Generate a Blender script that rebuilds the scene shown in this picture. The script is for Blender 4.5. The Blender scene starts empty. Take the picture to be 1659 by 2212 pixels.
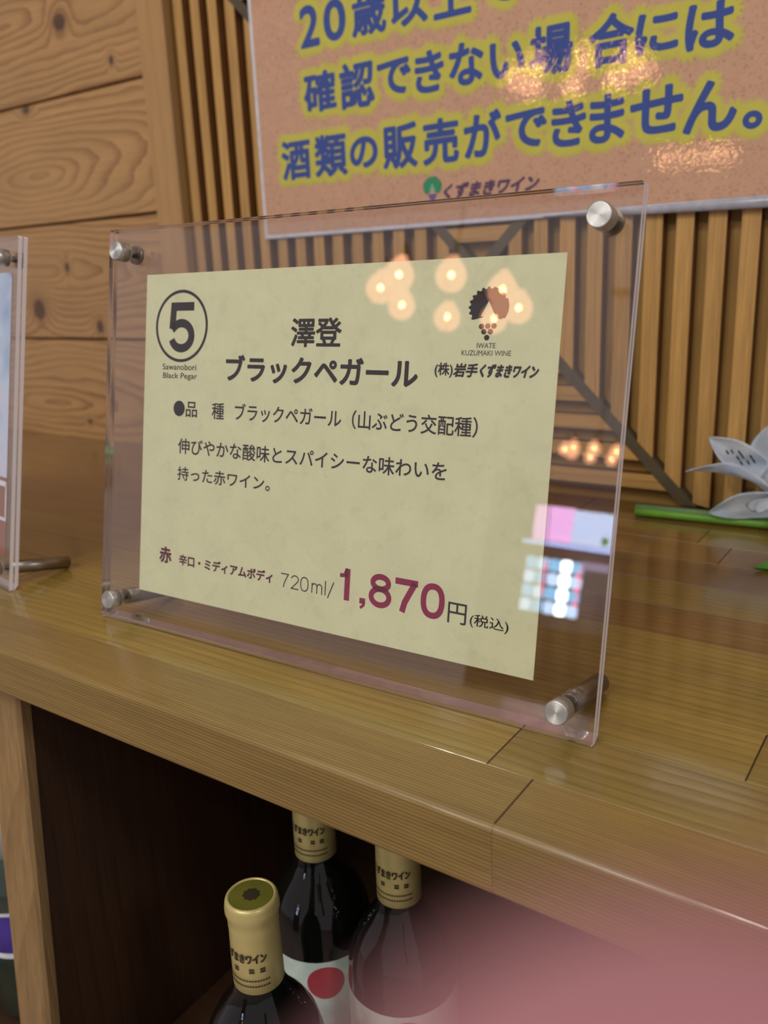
import bpy, bmesh, math, random
from mathutils import Vector, Matrix

S = bpy.context.scene
COL = S.collection
random.seed(7)

# ------------------------------------------------------------------ camera
cam_d = bpy.data.cameras.new('camera')
cam_o = bpy.data.objects.new('camera', cam_d); COL.objects.link(cam_o); S.camera = cam_o
RX = Vector((0.82388979, 0.56525586, -0.04112693))
UX = Vector((-0.11928442, 0.24388849, 0.96243942))
FX = Vector((-0.55405490, 0.78803821, -0.26836345))
CAMP = Vector((0, 0, 0.2242))
m = Matrix((RX, UX, -FX)).transposed().to_4x4(); m.translation = CAMP
cam_o.matrix_world = m
cam_d.sensor_fit = 'AUTO'; cam_d.sensor_width = 36.0
cam_d.lens = 1846.036 / 2212.0 * 36.0
cam_d.clip_start = 0.002; cam_d.clip_end = 60
cam_d.dof.use_dof = True
cam_d.dof.focus_distance = 0.47
cam_d.dof.aperture_fstop = 7.8

# ------------------------------------------------------------------ world, lights, exposure
S.view_settings.view_transform = 'Standard'; S.view_settings.look = 'None'
S.view_settings.exposure = 0.0; S.view_settings.gamma = 1.0
S.view_settings.use_curve_mapping = False
S.cycles.max_bounces = 12; S.cycles.transparent_max_bounces = 32
S.cycles.sample_clamp_indirect = 6.0
W = bpy.data.worlds.new('world'); S.world = W; W.use_nodes = True
bg = W.node_tree.nodes['Background']; bg.inputs[0].default_value = (1.0, 0.90, 0.93, 1); bg.inputs[1].default_value = 0.38

def area(name, loc, target, size, sy, power, color):
    d = bpy.data.lights.new(name, 'AREA'); d.shape = 'RECTANGLE'; d.size = size; d.size_y = sy
    d.energy = power; d.color = color
    o = bpy.data.objects.new(name, d); COL.objects.link(o); o.location = loc
    o.rotation_euler = (Vector(target) - Vector(loc)).to_track_quat('-Z', 'Y').to_euler()
    return o
# greenish ceiling panel and downlights; the first panel and the side light are added
area('panel_or_added_light', (-0.98, 0.07, 1.88), (-0.98, 0.07, 0), 1.1, 0.55, 3.4, (0.84, 0.86, 1.0))  # added panel, placed to streak the added acrylic bevel with lavender light
area('panel_or_added_light', (-0.77, -1.86, 1.88), (-0.77, -1.86, 0), 0.42, 0.40, 17, (0.88, 1.0, 0.93))
area('added_edge_light', (1.7, -.5, 1.5), (-.13, .37, .12), .3, .3, 9, (.95, .97, 1.0))  # added light with no known lamp, brightens the right-hand acrylic edges
for dx_, dy_, p_ in ((-1.3, -1.1, 7), (-.35, -1.3, 10), (.55, -1.5, 5), (-1.0, -2.6, 8), (-.1, -2.8, 10), (.9, -2.9, 5)):
    area('downlight', (dx_, dy_, 1.88), (dx_*.6-.1, .3, -.2), .09, .09, p_, (1.0, .95, .86))

# ------------------------------------------------------------------ helpers
def srgb(r, g, b):
    f = lambda c: ((c/255+0.055)/1.055)**2.4 if c > 10 else c/255/12.92
    return (f(r), f(g), f(b), 1)

def tag(o, label=None, cat=None, group=None, kind=None):
    if label: o['label'] = label
    if cat: o['category'] = cat
    if group: o['group'] = group
    if kind: o['kind'] = kind
    return o

def empty(name, loc=(0, 0, 0), mat=None):
    o = bpy.data.objects.new(name, None); COL.objects.link(o)
    o.empty_display_size = 0.02
    if mat is not None: o.matrix_world = mat
    else: o.location = loc
    return o

def obj(name, bm, mat, parent=None, smooth=False, loc=None):
    me = bpy.data.meshes.new(name)
    if smooth:
        for f in bm.faces: f.smooth = True
    bm.to_mesh(me); bm.free()
    for x in (mat if isinstance(mat, (list, tuple)) else [mat]): me.materials.append(x)
    o = bpy.data.objects.new(name, me); COL.objects.link(o)
    if parent: o.parent = parent
    if loc: o.location = loc
    return o

def box(x0, x1, y0, y1, z0, z1, bev=0.0, bm=None, seg=1):
    own = bm is None
    b = bmesh.new()
    bmesh.ops.create_cube(b, size=1)
    for v in b.verts:
        v.co = Vector((x0 if v.co.x < 0 else x1, y0 if v.co.y < 0 else y1, z0 if v.co.z < 0 else z1))
    if bev > 0:
        bmesh.ops.bevel(b, geom=b.edges[:], offset=bev, segments=seg, affect='EDGES', profile=0.5)
    if own: return b
    me = bpy.data.meshes.new('t'); b.to_mesh(me); b.free(); bm.from_mesh(me); bpy.data.meshes.remove(me)
    return bm

def prism_xz(pts, y0, y1):
    """pts counter-clockwise in x,z ; extruded y0..y1"""
    b = bmesh.new()
    f = [b.verts.new((x, y0, z)) for x, z in pts]; k = [b.verts.new((x, y1, z)) for x, z in pts]
    b.faces.new(f); b.faces.new(k[::-1])
    n = len(pts)
    for i in range(n): b.faces.new((f[i], k[i], k[(i+1) % n], f[(i+1) % n]))
    bmesh.ops.recalc_face_normals(b, faces=b.faces[:])
    return b

def lathe(profile, seg=48, bm=None, M=None, cap=True):
    """profile: list of (r, z)"""
    b = bm or bmesh.new(); M = M or Matrix.Identity(4)
    rings = []
    for r, z in profile:
        if r < 1e-6: rings.append([b.verts.new(M @ Vector((0, 0, z)))])
        else: rings.append([b.verts.new(M @ Vector((r*math.cos(2*math.pi*i/seg), r*math.sin(2*math.pi*i/seg), z))) for i in range(seg)])
    for a, c in zip(rings, rings[1:]):
        for i in range(seg):
            j = (i+1) % seg
            if len(a) == 1 and len(c) == 1: continue
            if len(a) == 1: b.faces.new((a[0], c[j], c[i]))
            elif len(c) == 1: b.faces.new((a[i], a[j], c[0]))
            else: b.faces.new((a[i], a[j], c[j], c[i]))
    if cap:
        for r in (rings[0], rings[-1]):
            if len(r) > 1: b.faces.new(r)
    bmesh.ops.recalc_face_normals(b, faces=b.faces[:])
    return b

def tube(pts, rad, seg=10, bm=None):
    b = bm or bmesh.new(); pts = [Vector(p) for p in pts]
    rads = rad if isinstance(rad, (list, tuple)) else [rad]*len(pts)
    prev = None; rings = []
    for i, p in enumerate(pts):
        t = (pts[min(i+1, len(pts)-1)] - pts[max(i-1, 0)]).normalized()
        u = t.cross(Vector((0, 0, 1)) if abs(t.z) < .9 else Vector((1, 0, 0))).normalized() if prev is None else (prev - t*prev.dot(t)).normalized()
        prev = u; w = t.cross(u)
        rings.append([b.verts.new(p + rads[i]*(math.cos(2*math.pi*k/seg)*u + math.sin(2*math.pi*k/seg)*w)) for k in range(seg)])
    for a, c in zip(rings, rings[1:]):
        for k in range(seg): b.faces.new((a[k], a[(k+1) % seg], c[(k+1) % seg], c[k]))
    b.faces.new(rings[0][::-1]); b.faces.new(rings[-1])
    bmesh.ops.recalc_face_normals(b, faces=b.faces[:])
    return b

# ------------------------------------------------------------------ materials
class NT:
    def __init__(s, name):
        s.m = bpy.data.materials.new(name); s.m.use_nodes = True
        s.t = s.m.node_tree; s.t.nodes.clear(); s.out = s.n('ShaderNodeOutputMaterial')
    def n(s, typ, **kw):
        nd = s.t.nodes.new(typ)
        for k, v in kw.items(): setattr(nd, k, v)
        return nd
    def l(s, a, b): s.t.links.new(a, b)
    def val(s, sock, v):
        if hasattr(v, 'is_linked') or isinstance(v, bpy.types.NodeSocket): s.l(v, sock)
        else: sock.default_value = v
    def math(s, op, a, b=0.0, c=0.0, clamp=False):
        nd = s.n('ShaderNodeMath', operation=op); nd.use_clamp = clamp
        s.val(nd.inputs[0], a); s.val(nd.inputs[1], b)
        if len(nd.inputs) > 2: s.val(nd.inputs[2], c)
        return nd.outputs[0]
    def mix(s, fac, a, b, blend='MIX'):
        nd = s.n('ShaderNodeMix', data_type='RGBA', blend_type=blend)
        s.val(nd.inputs[0], fac); s.val(nd.inputs[6], a); s.val(nd.inputs[7], b)
        return nd.outputs[2]
    def noise(s, vec, scale, detail=3, rough=0.5):
        nd = s.n('ShaderNodeTexNoise'); s.val(nd.inputs['Vector'], vec)
        nd.inputs['Scale'].default_value = scale; nd.inputs['Detail'].default_value = detail; nd.inputs['Roughness'].default_value = rough
        return nd.outputs[0]
    def ramp(s, fac, stops, interp='LINEAR'):
        nd = s.n('ShaderNodeValToRGB'); s.val(nd.inputs[0], fac); cr = nd.color_ramp; cr.interpolation = interp
        while len(cr.elements) < len(stops): cr.elements.new(0.5)
        for e, (p, c) in zip(cr.elements, stops):
            e.position = p; e.color = c if isinstance(c, tuple) else (c, c, c, 1)
        return nd.outputs[0]
    def mapr(s, v, a, b, c=0.0, d=1.0):
        nd = s.n('ShaderNodeMapRange'); s.val(nd.inputs[0], v)
        for i, q in enumerate((a, b, c, d)): nd.inputs[i+1].default_value = q
        return nd.outputs[0]
    def bsdf(s, color, rough=0.5, metal=0.0, coat=0.0, coat_rough=0.1, bump=None, bstr=0.1, bdist=0.001, spec=0.5, **kw):
        p = s.n('ShaderNodeBsdfPrincipled'); s.val(p.inputs['Base Color'], color); s.val(p.inputs['Roughness'], rough)
        p.inputs['Metallic'].default_value = metal; p.inputs['Coat Weight'].default_value = coat
        p.inputs['Coat Roughness'].default_value = coat_rough; p.inputs['Specular IOR Level'].default_value = spec
        for k, v in kw.items(): s.val(p.inputs[k], v)
        if bump is not None:
            b = s.n('ShaderNodeBump'); b.inputs['Strength'].default_value = bstr; b.inputs['Distance'].default_value = bdist
            s.l(bump, b.inputs['Height']); s.l(b.outputs[0], p.inputs['Normal'])
            if coat: s.l(b.outputs[0], p.inputs['Coat Normal'])
        s.l(p.outputs[0], s.out.inputs[0]); return p

def plain(name, color, rough=0.5, metal=0.0, coat=0.0, nscale=60, namp=0.12, bstr=0.05, **kw):
    t = NT(name); tc = t.n('ShaderNodeTexCoord'); nz = t.noise(tc.outputs['Object'], nscale, 4)
    c = t.mix(t.mapr(nz, .3, .7, 0, 1), tuple(q*(1-namp) for q in color[:3])+(1,), tuple(min(1, q*(1+namp)) for q in color[:3])+(1,))
    t.bsdf(c, rough, metal, coat, bump=nz, bstr=bstr, **kw); return t.m

def emit(name, color, strength):
    t = NT(name); e = t.n('ShaderNodeEmission'); e.inputs[0].default_value = color; e.inputs[1].default_value = strength
    t.l(e.outputs[0], t.out.inputs[0]); return t.m

def wood(name, light, dark, axis='X', cen=(0.3, 0.5), freq=60, warp=0.02, contrast=0.6, slope=0.0, fiber=0.25,
         rough=0.45, coat=0.0, coat_rough=0.2, knots=(), knotcol=None, mott=0.15, bstr=0.15, seedvar=0.12, aniso=1.0):
    """growth rings about an axis parallel to the grain; cut by the board's faces. knots: (u along grain, v across, ru, rv)"""
    t = NT(name); tc = t.n('ShaderNodeTexCoord'); sep = t.n('ShaderNodeSeparateXYZ'); t.l(tc.outputs['Object'], sep.inputs[0])
    X, Y, Z = sep.outputs
    if axis == 'X': U, V, Wd = X, Z, Y
    elif axis == 'Z': U, V, Wd = Z, X, Y
    else: U, V, Wd = Y, X, Z
    at = t.n('ShaderNodeAttribute', attribute_type='OBJECT', attribute_name='seed'); sd = at.outputs['Fac']
    cmb = t.n('ShaderNodeCombineXYZ'); t.l(t.math('MULTIPLY_ADD', U, 1.0, t.math('MULTIPLY', sd, 3.7)), cmb.inputs[0])
    t.l(t.math('MULTIPLY_ADD', V, 4.0, t.math('MULTIPLY', sd, 1.9)), cmb.inputs[1]); t.l(t.math('MULTIPLY', Wd, 4.0), cmb.inputs[2])
    n1 = t.noise(cmb.outputs[0], 2.6, 2, .45); n2 = t.noise(cmb.outputs[0], 11, 3, .5)
    # ring field
    a = t.math('ADD', t.math('ADD', Wd, cen[0]), t.math('MULTIPLY', U, slope))
    b = t.math('ADD', V, t.math('MULTIPLY_ADD', sd, 0.0, cen[1]))
    d = t.math('SQRT', t.math('ADD', t.math('MULTIPLY', a, a), t.math('MULTIPLY', b, b)))
    d = t.math('ADD', d, t.math('MULTIPLY', n1, warp)); d = t.math('ADD', d, t.math('MULTIPLY', n2, warp*0.18))
    kmask = None; kring = None
    for (ku, kv, ru, rv) in knots:
        du = t.math('DIVIDE', t.math('SUBTRACT', U, ku), ru); dv = t.math('DIVIDE', t.math('SUBTRACT', V, kv), rv)
        rr = t.math('ADD', t.math('MULTIPLY', du, du), t.math('MULTIPLY', dv, dv))
        g = t.math('POWER', 2.718, t.math('MULTIPLY', rr, -0.22))
        d = t.math('ADD', d, t.math('MULTIPLY', g, 0.030))
        wob = t.math('ADD', rr, t.math('MULTIPLY', n2, 1.0))
        k = t.mapr(wob, 1.1, 1.9, 1, 0); kmask = k if kmask is None else t.math('MAXIMUM', kmask, k)
        k2 = t.mapr(wob, 1.0, 6.0, 1, 0); kring = k2 if kring is None else t.math('MAXIMUM', kring, k2)
    fr = t.math('FRACT', t.math('ADD', t.math('MULTIPLY', d, freq), t.math('MULTIPLY', sd, .37)))
    rg = t.ramp(fr, [(0.0, 0.05), (0.45, 0.15), (0.80, 0.65), (0.93, 1.0), (1.0, 0.05)], 'EASE')
    # fibres
    c2 = t.n('ShaderNodeCombineXYZ'); t.l(t.math('MULTIPLY_ADD', U, 14.0, sd), c2.inputs[0]); t.l(t.math('MULTIPLY', V, 420.0), c2.inputs[1]); t.l(t.math('MULTIPLY', Wd, 420.0), c2.inputs[2])
    fb = t.noise(c2.outputs[0], 1.0, 3, .6)
    c3 = t.n('ShaderNodeCombineXYZ'); t.l(t.math('MULTIPLY_ADD', U, 5.0, t.math('MULTIPLY', sd, 9.0)), c3.inputs[0]); t.l(t.math('MULTIPLY', V, 26.0), c3.inputs[1]); t.l(t.math('MULTIPLY', Wd, 26.0), c3.inputs[2])
    mt = t.noise(c3.outputs[0], 1.0, 4, .6)
    var = t.math('MULTIPLY', rg, t.math('MULTIPLY', t.mapr(n1, .25, .75, .45, 1.0), contrast))
    col = t.mix(var, light, dark)
    fibm = t.mapr(fb, .3, .7, 1-fiber, 1+fiber*.55); mtm = t.mapr(mt, .3, .7, 1-mott, 1+mott*.7)
    sv = t.mapr(t.math('FRACT', t.math('MULTIPLY', sd, 7.13)), 0, 1, 1-seedvar, 1+seedvar)
    k = t.math('MULTIPLY', t.math('MULTIPLY', fibm, mtm), sv)
    vm = t.n('ShaderNodeVectorMath', operation='SCALE'); t.l(col, vm.inputs[0]); t.l(k, vm.inputs['Scale']); col = vm.outputs[0]
    if kmask is not None:
        kc = knotcol or srgb(70, 48, 34)
        col = t.mix(t.math('MULTIPLY', kring, .35), col, srgb(112, 72, 46)); col = t.mix(t.math('MULTIPLY', kmask, .85), col, kc)
    t.bsdf(col, rough, 0, coat, coat_rough, bump=t.math('ADD', fb, rg), bstr=bstr, bdist=0.0003)
    return t.m

# honey-coloured varnished cedar and pine tones
M_SLAT = wood('slat_pine', srgb(190, 148, 84), srgb(150, 104, 52), 'Z', (0.2, .4), 90, .02, .5, rough=.5, seedvar=.10, mott=.1)
M_SLATH = wood('slat_pine_level', srgb(190, 148, 84), srgb(150, 104, 52), 'X', (0.2, .4), 90, .02, .5, rough=.5, seedvar=.10, mott=.1)
M_POST = wood('post_pine', srgb(178, 140, 90), srgb(150, 108, 62), 'Z', (0.3, .5), 70, .02, .35, rough=.45, seedvar=0, mott=.06, fiber=.1)
M_SLATSHADE = plain('slat_side_shade', srgb(112, 72, 34), .55, nscale=40)  # shade on the lath sides, put into a darker colour
M_GROOVE = plain('groove_board', srgb(160, 122, 60), .6, nscale=20)
M_BAR = plain('dark_bar', srgb(82, 72, 50), .5, nscale=50)
M_DARKW = plain('dark_gap', srgb(50, 28, 14), .8)
M_STAVE = wood('counter_stave', srgb(142, 120, 54), srgb(96, 73, 24), 'X', (0.35, .02), 150, .03, .62, rough=.36, coat=.9, coat_rough=.12, mott=.2, seedvar=.13, fiber=.2, bstr=.12)
M_STAVER = wood('counter_stave_reddish', srgb(134, 100, 46), srgb(88, 60, 22), 'X', (0.35, .02), 150, .03, .62, rough=.36, coat=.9, coat_rough=.12, mott=.25, seedvar=.16, fiber=.2, bstr=.12)
M_EDGE = wood('counter_front_stave', srgb(148, 122, 64), srgb(80, 56, 24), 'X', (0.4, .4), 720, .0035, .95, slope=.012, rough=.40, coat=.4, coat_rough=.14, mott=.15, seedvar=.0, fiber=.2, bstr=.2)
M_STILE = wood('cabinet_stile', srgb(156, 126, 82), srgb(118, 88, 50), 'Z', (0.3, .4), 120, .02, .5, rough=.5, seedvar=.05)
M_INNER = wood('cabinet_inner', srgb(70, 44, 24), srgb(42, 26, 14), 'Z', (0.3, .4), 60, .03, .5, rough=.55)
PL = (srgb(184, 144, 92), srgb(126, 82, 46))

def paper_mat(name, c, coat=0.0, spk=0.0, spkcol=(0, 0, 0, 1), bstr=0.1, bscale=900, bdist=.0002, rough=.7, crough=.05, spec=.3, sscale=350, clear_spec=None):
    t = NT(name); tc = t.n('ShaderNodeTexCoord'); o = tc.outputs['Object']
    a = t.noise(o, 40, 4, .6); b = t.noise(o, 520, 2, .7)
    col = t.mix(t.mapr(a, .3, .7), tuple(q*.955 for q in c[:3])+(1,), tuple(min(1, q*1.045) for q in c[:3])+(1,))
    col = t.mix(t.mapr(b, .25, .75, 0, .22), col, tuple(q*.82 for q in c[:3])+(1,))
    if spk:
        s_ = t.noise(o, sscale, 3, .6); col = t.mix(t.mapr(s_, .54, .66, 0, spk), col, spkcol)
        s2 = t.noise(o, sscale*.5, 3, .6); col = t.mix(t.mapr(s2, .56, .70, 0, spk*.5), col, tuple(min(1, q*1.35) for q in c[:3])+(1,))
    bn = t.noise(o, bscale, 2, .6)
    p_ = t.bsdf(col, rough, 0, coat, crough, bump=bn, bstr=bstr, bdist=bdist, spec=spec)
    if coat > .9: p_.inputs['Coat IOR'].default_value = 1.7
    return t.m
M_KRAFT = paper_mat('kraft_paper', srgb(214, 219, 180), spk=.10, spkcol=srgb(150, 140, 104), sscale=110)
M_INK = plain('black_ink', srgb(38, 32, 34), .6, spec=.2)
M_INKG = plain('grey_ink', srgb(92, 88, 76), .6, spec=.2)
M_RED = plain('wine_ink', srgb(136, 30, 72), .6, spec=.2)
M_RED2 = plain('dark_wine_ink', srgb(86, 26, 42), .6, spec=.2)

LAM = dict(coat=1.0, bstr=.10, bscale=170, bdist=.0006, crough=.015, rough=.75, spec=.3)
M_PBROWN = paper_mat('poster_brown', srgb(200, 156, 124), spk=.55, spkcol=srgb(150, 106, 76), **LAM)
M_PHALO3 = paper_mat('poster_halo_outer', srgb(198, 168, 110), spk=.4, spkcol=srgb(150, 110, 66), **LAM)
M_PHALO2 = paper_mat('poster_halo_mid', srgb(198, 184, 82), spk=.15, spkcol=srgb(160, 130, 70), **LAM)
M_PHALO1 = paper_mat('poster_halo_inner', srgb(196, 190, 66), **LAM)
M_PBLUE = paper_mat('poster_blue', srgb(32, 66, 146), **LAM)
M_PPURP = paper_mat('poster_purple', srgb(78, 42, 84), **LAM)
M_PGREEN = paper_mat('poster_green', srgb(30, 140, 92), **LAM)
M_PMINT = paper_mat('poster_mint', srgb(130, 200, 170), **LAM)
M_PVIOLET = paper_mat('poster_violet', srgb(70, 60, 160), **LAM)
M_PWHITE = plain('poster_border', srgb(206, 208, 222), .35, coat=.6, nscale=120)

M_STEEL = None
def metal(name, c, rough, sc=900):
    t = NT(name); tc = t.n('ShaderNodeTexCoord'); nz = t.noise(tc.outputs['Object'], sc, 3)
    t.bsdf(t.mix(t.mapr(nz, .3, .7), tuple(q*.85 for q in c[:3])+(1,), c), rough, 1.0, bump=nz, bstr=.12, bdist=.0002); return t.m
def turned_metal(name):
    """turned cap face: fine concentric grooves about the local z axis"""
    t = NT(name); tc = t.n('ShaderNodeTexCoord'); sp = t.n('ShaderNodeSeparateXYZ'); t.l(tc.outputs['Object'], sp.inputs[0])
    r = t.math('SQRT', t.math('ADD', t.math('MULTIPLY', sp.outputs[0], sp.outputs[0]), t.math('MULTIPLY', sp.outputs[1], sp.outputs[1])))
    w = t.math('SINE', t.math('MULTIPLY', r, 9000.0))
    t.bsdf(srgb(196, 198, 196), .34, .85, bump=w, bstr=.35, bdist=.0002); return t.m
M_CAP = turned_metal('turned_steel'); M_ROD = metal('satin_steel', srgb(150, 144, 130), .35); M_CLEARRING = plain('washer', srgb(205, 200, 180), .4, coat=.5)

def acrylic(name, edge=False, tint=(.985, .975, .975, 1), haze=0.0):
    t = NT(name); geo = t.n('ShaderNodeNewGeometry'); bf = geo.outputs['Backfacing']
    fr = t.n('ShaderNodeFresnel'); t.l(t.mapr(bf, 0, 1, 1.49, 1/1.49), fr.inputs['IOR'])
    tr = t.n('ShaderNodeBsdfTransparent'); tr.inputs[0].default_value = tint
    gl = t.n('ShaderNodeBsdfGlossy'); gl.inputs['Roughness'].default_value = 0.0; gl.inputs[0].default_value = (1, 1, 1, 1)
    mx = t.n('ShaderNodeMixShader'); t.l(fr.outputs[0], mx.inputs[0]); t.l(tr.outputs[0], mx.inputs[1]); t.l(gl.outputs[0], mx.inputs[2])
    if edge:
        # polished sawn edge: pale colour outside stands for piped light, total internal reflection from inside
        df = t.n('ShaderNodeBsdfDiffuse'); df.inputs[0].default_value = (.90, .88, .93, 1)
        m2 = t.n('ShaderNodeMixShader'); m2.inputs[0].default_value = .88; t.l(mx.outputs[0], m2.inputs[1]); t.l(df.outputs[0], m2.inputs[2])
        g2 = t.n('ShaderNodeBsdfGlossy'); g2.inputs['Roughness'].default_value = .04; g2.inputs[0].default_value = (.9, .88, .92, 1)
        m3 = t.n('ShaderNodeMixShader'); t.l(bf, m3.inputs[0]); t.l(m2.outputs[0], m3.inputs[1]); t.l(g2.outputs[0], m3.inputs[2])
        t.l(m3.outputs[0], t.out.inputs[0])
    else: t.l(mx.outputs[0], t.out.inputs[0])
    return t.m
M_ACR = acrylic('clear_acrylic'); M_ACRE = acrylic('acrylic_edge', True)

M_GLASSB = plain('bottle_dark_glass', (0.004, .005, .004, 1), .03, coat=0.0, namp=.05, bstr=0.0)
M_GLASSG = plain('bottle_green_glass', srgb(40, 60, 46), .05, coat=1.0, bstr=0.0, nscale=30, namp=.5)
M_CAPS = plain('capsule_cream', srgb(196, 182, 120), .33, metal=.25, nscale=50, namp=.06)
M_CAPTOP = plain('capsule_top', srgb(112, 112, 44), .4, metal=.2)
M_CAPINK = plain('capsule_ink', srgb(52, 44, 26), .6)
M_LABELW = plain('label_paper', srgb(206, 224, 214), .6)
M_LABELR = plain('label_red', srgb(176, 60, 70), .6)
M_PURPLE = plain('label_purple', srgb(74, 56, 150), .5, nscale=25, namp=.6)
M_WHITEB = plain('label_and_glint_white', srgb(225, 230, 240), .5)
M_GREYC = plain('cap_grey', srgb(160, 168, 168), .5)

# ------------------------------------------------------------------ text
_fc = {}
def glyph_mesh(s, bold=0.0):
    key = (s, bold)
    if key in _fc: return _fc[key]
    cu = bpy.data.curves.new('txt', 'FONT'); cu.body = s; cu.size = 1.0; cu.resolution_u = 5; cu.fill_mode = 'FRONT'
    o = bpy.data.objects.new('txt', cu); COL.objects.link(o)
    dg = bpy.context.evaluated_depsgraph_get(); me = bpy.data.meshes.new_from_object(o.evaluated_get(dg))
    vs = [(v.co.x, v.co.y) for v in me.vertices]; fs = [tuple(p.vertices) for p in me.polygons]
    bpy.data.objects.remove(o); bpy.data.curves.remove(cu); bpy.data.meshes.remove(me)
    _fc[key] = (vs, fs); return vs, fs

def text_bm(s, x0, x1, y0, y1, bold=0.0, shift=1, fn=None, bm=None, italic=0.0, sep=Vector((0, 0, 1))):
    """glyph outlines of s fitted into the box x0..x1, y0..y1; bold/halo by dilating radius `bold`"""
    vs, fs = glyph_mesh(s); b = bm or bmesh.new()
    xs = [v[0] for v in vs]; ys = [v[1] for v in vs]; a0, a1, c0, c1 = min(xs), max(xs), min(ys), max(ys)
    sx = (x1-x0-2*bold*(shift == 1 and 1 or 0))/max(a1-a0, 1e-6); sy = (y1-y0-2*bold*(shift == 1 and 1 or 0))/max(c1-c0, 1e-6)
    mx, my = (x0+x1)/2, (y0+y1)/2
    offs = [(0, 0)] if bold == 0 else [(bold*math.cos(2*math.pi*k/10), bold*math.sin(2*math.pi*k/10)) for k in range(10)]
    if bold > 0.0015: offs += [(.55*q[0], .55*q[1]) for q in offs]
    for ci, (ox, oy) in enumerate(offs):
        nv = []
        for x, y in vs:
            px = (x-(a0+a1)/2)*sx + mx + ox; py = (y-(c0+c1)/2)*sy + my + oy
            px += italic*(py-my)
            q_ = Vector(fn(px, py) if fn else (px, py, 0)); nv.append(b.verts.new(q_ + sep*(ci*4e-6)))
        for f in fs:
            try: b.faces.new([nv[i] for i in f])
            except ValueError: pass
    return b

def disc_bm(cx, cy, rx, ry, seg=40, inner=None, bm=None, fn=None):
    b = bm or bmesh.new()
    P = lambda x, y: fn(x, y) if fn else (x, y, 0)
    o = [b.verts.new(P(cx+rx*math.cos(2*math.pi*i/seg), cy+ry*math.sin(2*math.pi*i/seg))) for i in range(seg)]
    if inner is None and rx > .008 and fn:
        prev = o
        for q in (.8, .6, .4, .2):
            k = [b.verts.new(P(cx+rx*q*math.cos(2*math.pi*i/seg), cy+ry*q*math.sin(2*math.pi*i/seg))) for i in range(seg)]
            for i in range(seg): b.faces.new((prev[i], prev[(i+1) % seg], k[(i+1) % seg], k[i]))
            prev = k
        b.faces.new(prev)
    elif inner is None: b.faces.new(o)
    else:
        k = [b.verts.new(P(cx+(rx-inner)*math.cos(2*math.pi*i/seg), cy+(ry-inner)*math.sin(2*math.pi*i/seg))) for i in range(seg)]
        for i in range(seg): b.faces.new((o[i], o[(i+1) % seg], k[(i+1) % seg], k[i]))
    return b

# ------------------------------------------------------------------ the room
YW = 0.80
FLOOR = -1.05; CEIL = 1.90
wall = obj('wall_back', box(-3.0, 2.4, YW+.0138, YW+.12, FLOOR, CEIL), M_GROOVE); tag(wall, kind='structure')
joints = [-0.165, -0.0035, 0.1505, 0.3130, 0.4733, 0.636, 0.80, 0.965, 1.13, 1.30, 1.46, 1.63, CEIL]
KN = {2: [(-1.103, .252, .005, .007), (-1.184, .193, .014, .015), (-1.045, .168, .007, .009), (-.945, .255, .005, .006)],
      1: [(-1.097, .028, .005, .003)],
      3: [(-1.148, .466, .008, .005)],
      4: [(-1.050, .560, .012, .010), (-.956, .500, .004, .005)]}
SL = {0: .1, 1: .16, 2: .11, 3: .20, 4: .15}
for i, (z0, z1) in enumerate(zip(joints, joints[1:])):
    cx, cz = -1.45, (z0+z1)/2
    kn = [(a-cx, b-cz, c, d) for a, b, c, d in KN.get(i, [])]
    if i <= 4 or i == 5:
        mt = wood('plank_pine', PL[0], PL[1], 'X', (0.02 - SL.get(i, .12)*.42, [0, .02, -.015, .012, -.02, .03][i]), 95, .055, 1.0, slope=SL.get(i, .12), rough=.42, coat=.15,
                  knots=kn, mott=.12, fiber=.12, seedvar=.03)
    gap = .0032
    # plank with its own thickness, lower edge shaded by a rebate
    o = obj('plank', box(-2.0-cx, -0.8975-cx, -.0, .0137, z0-cz+gap*.3, z1-cz-gap*.7, .0012), mt, wall, loc=(cx, YW, cz)); o['seed'] = .37*i+.11
# dark rebate behind the joints
rb = bmesh.new()
for z in joints[:-1]: box(-2.0, -.8975, YW+.009, YW+.0136, z-.006, z+.006, bm=rb)
obj('joint_rebate', rb, M_DARKW, wall)
post = obj('trim_1', box(-.0230, .0230, 0, .018, -.9, .95, .0015), M_POST, loc=(-.8742, YW-.0045, .0)); tag(post, kind='structure')

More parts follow.
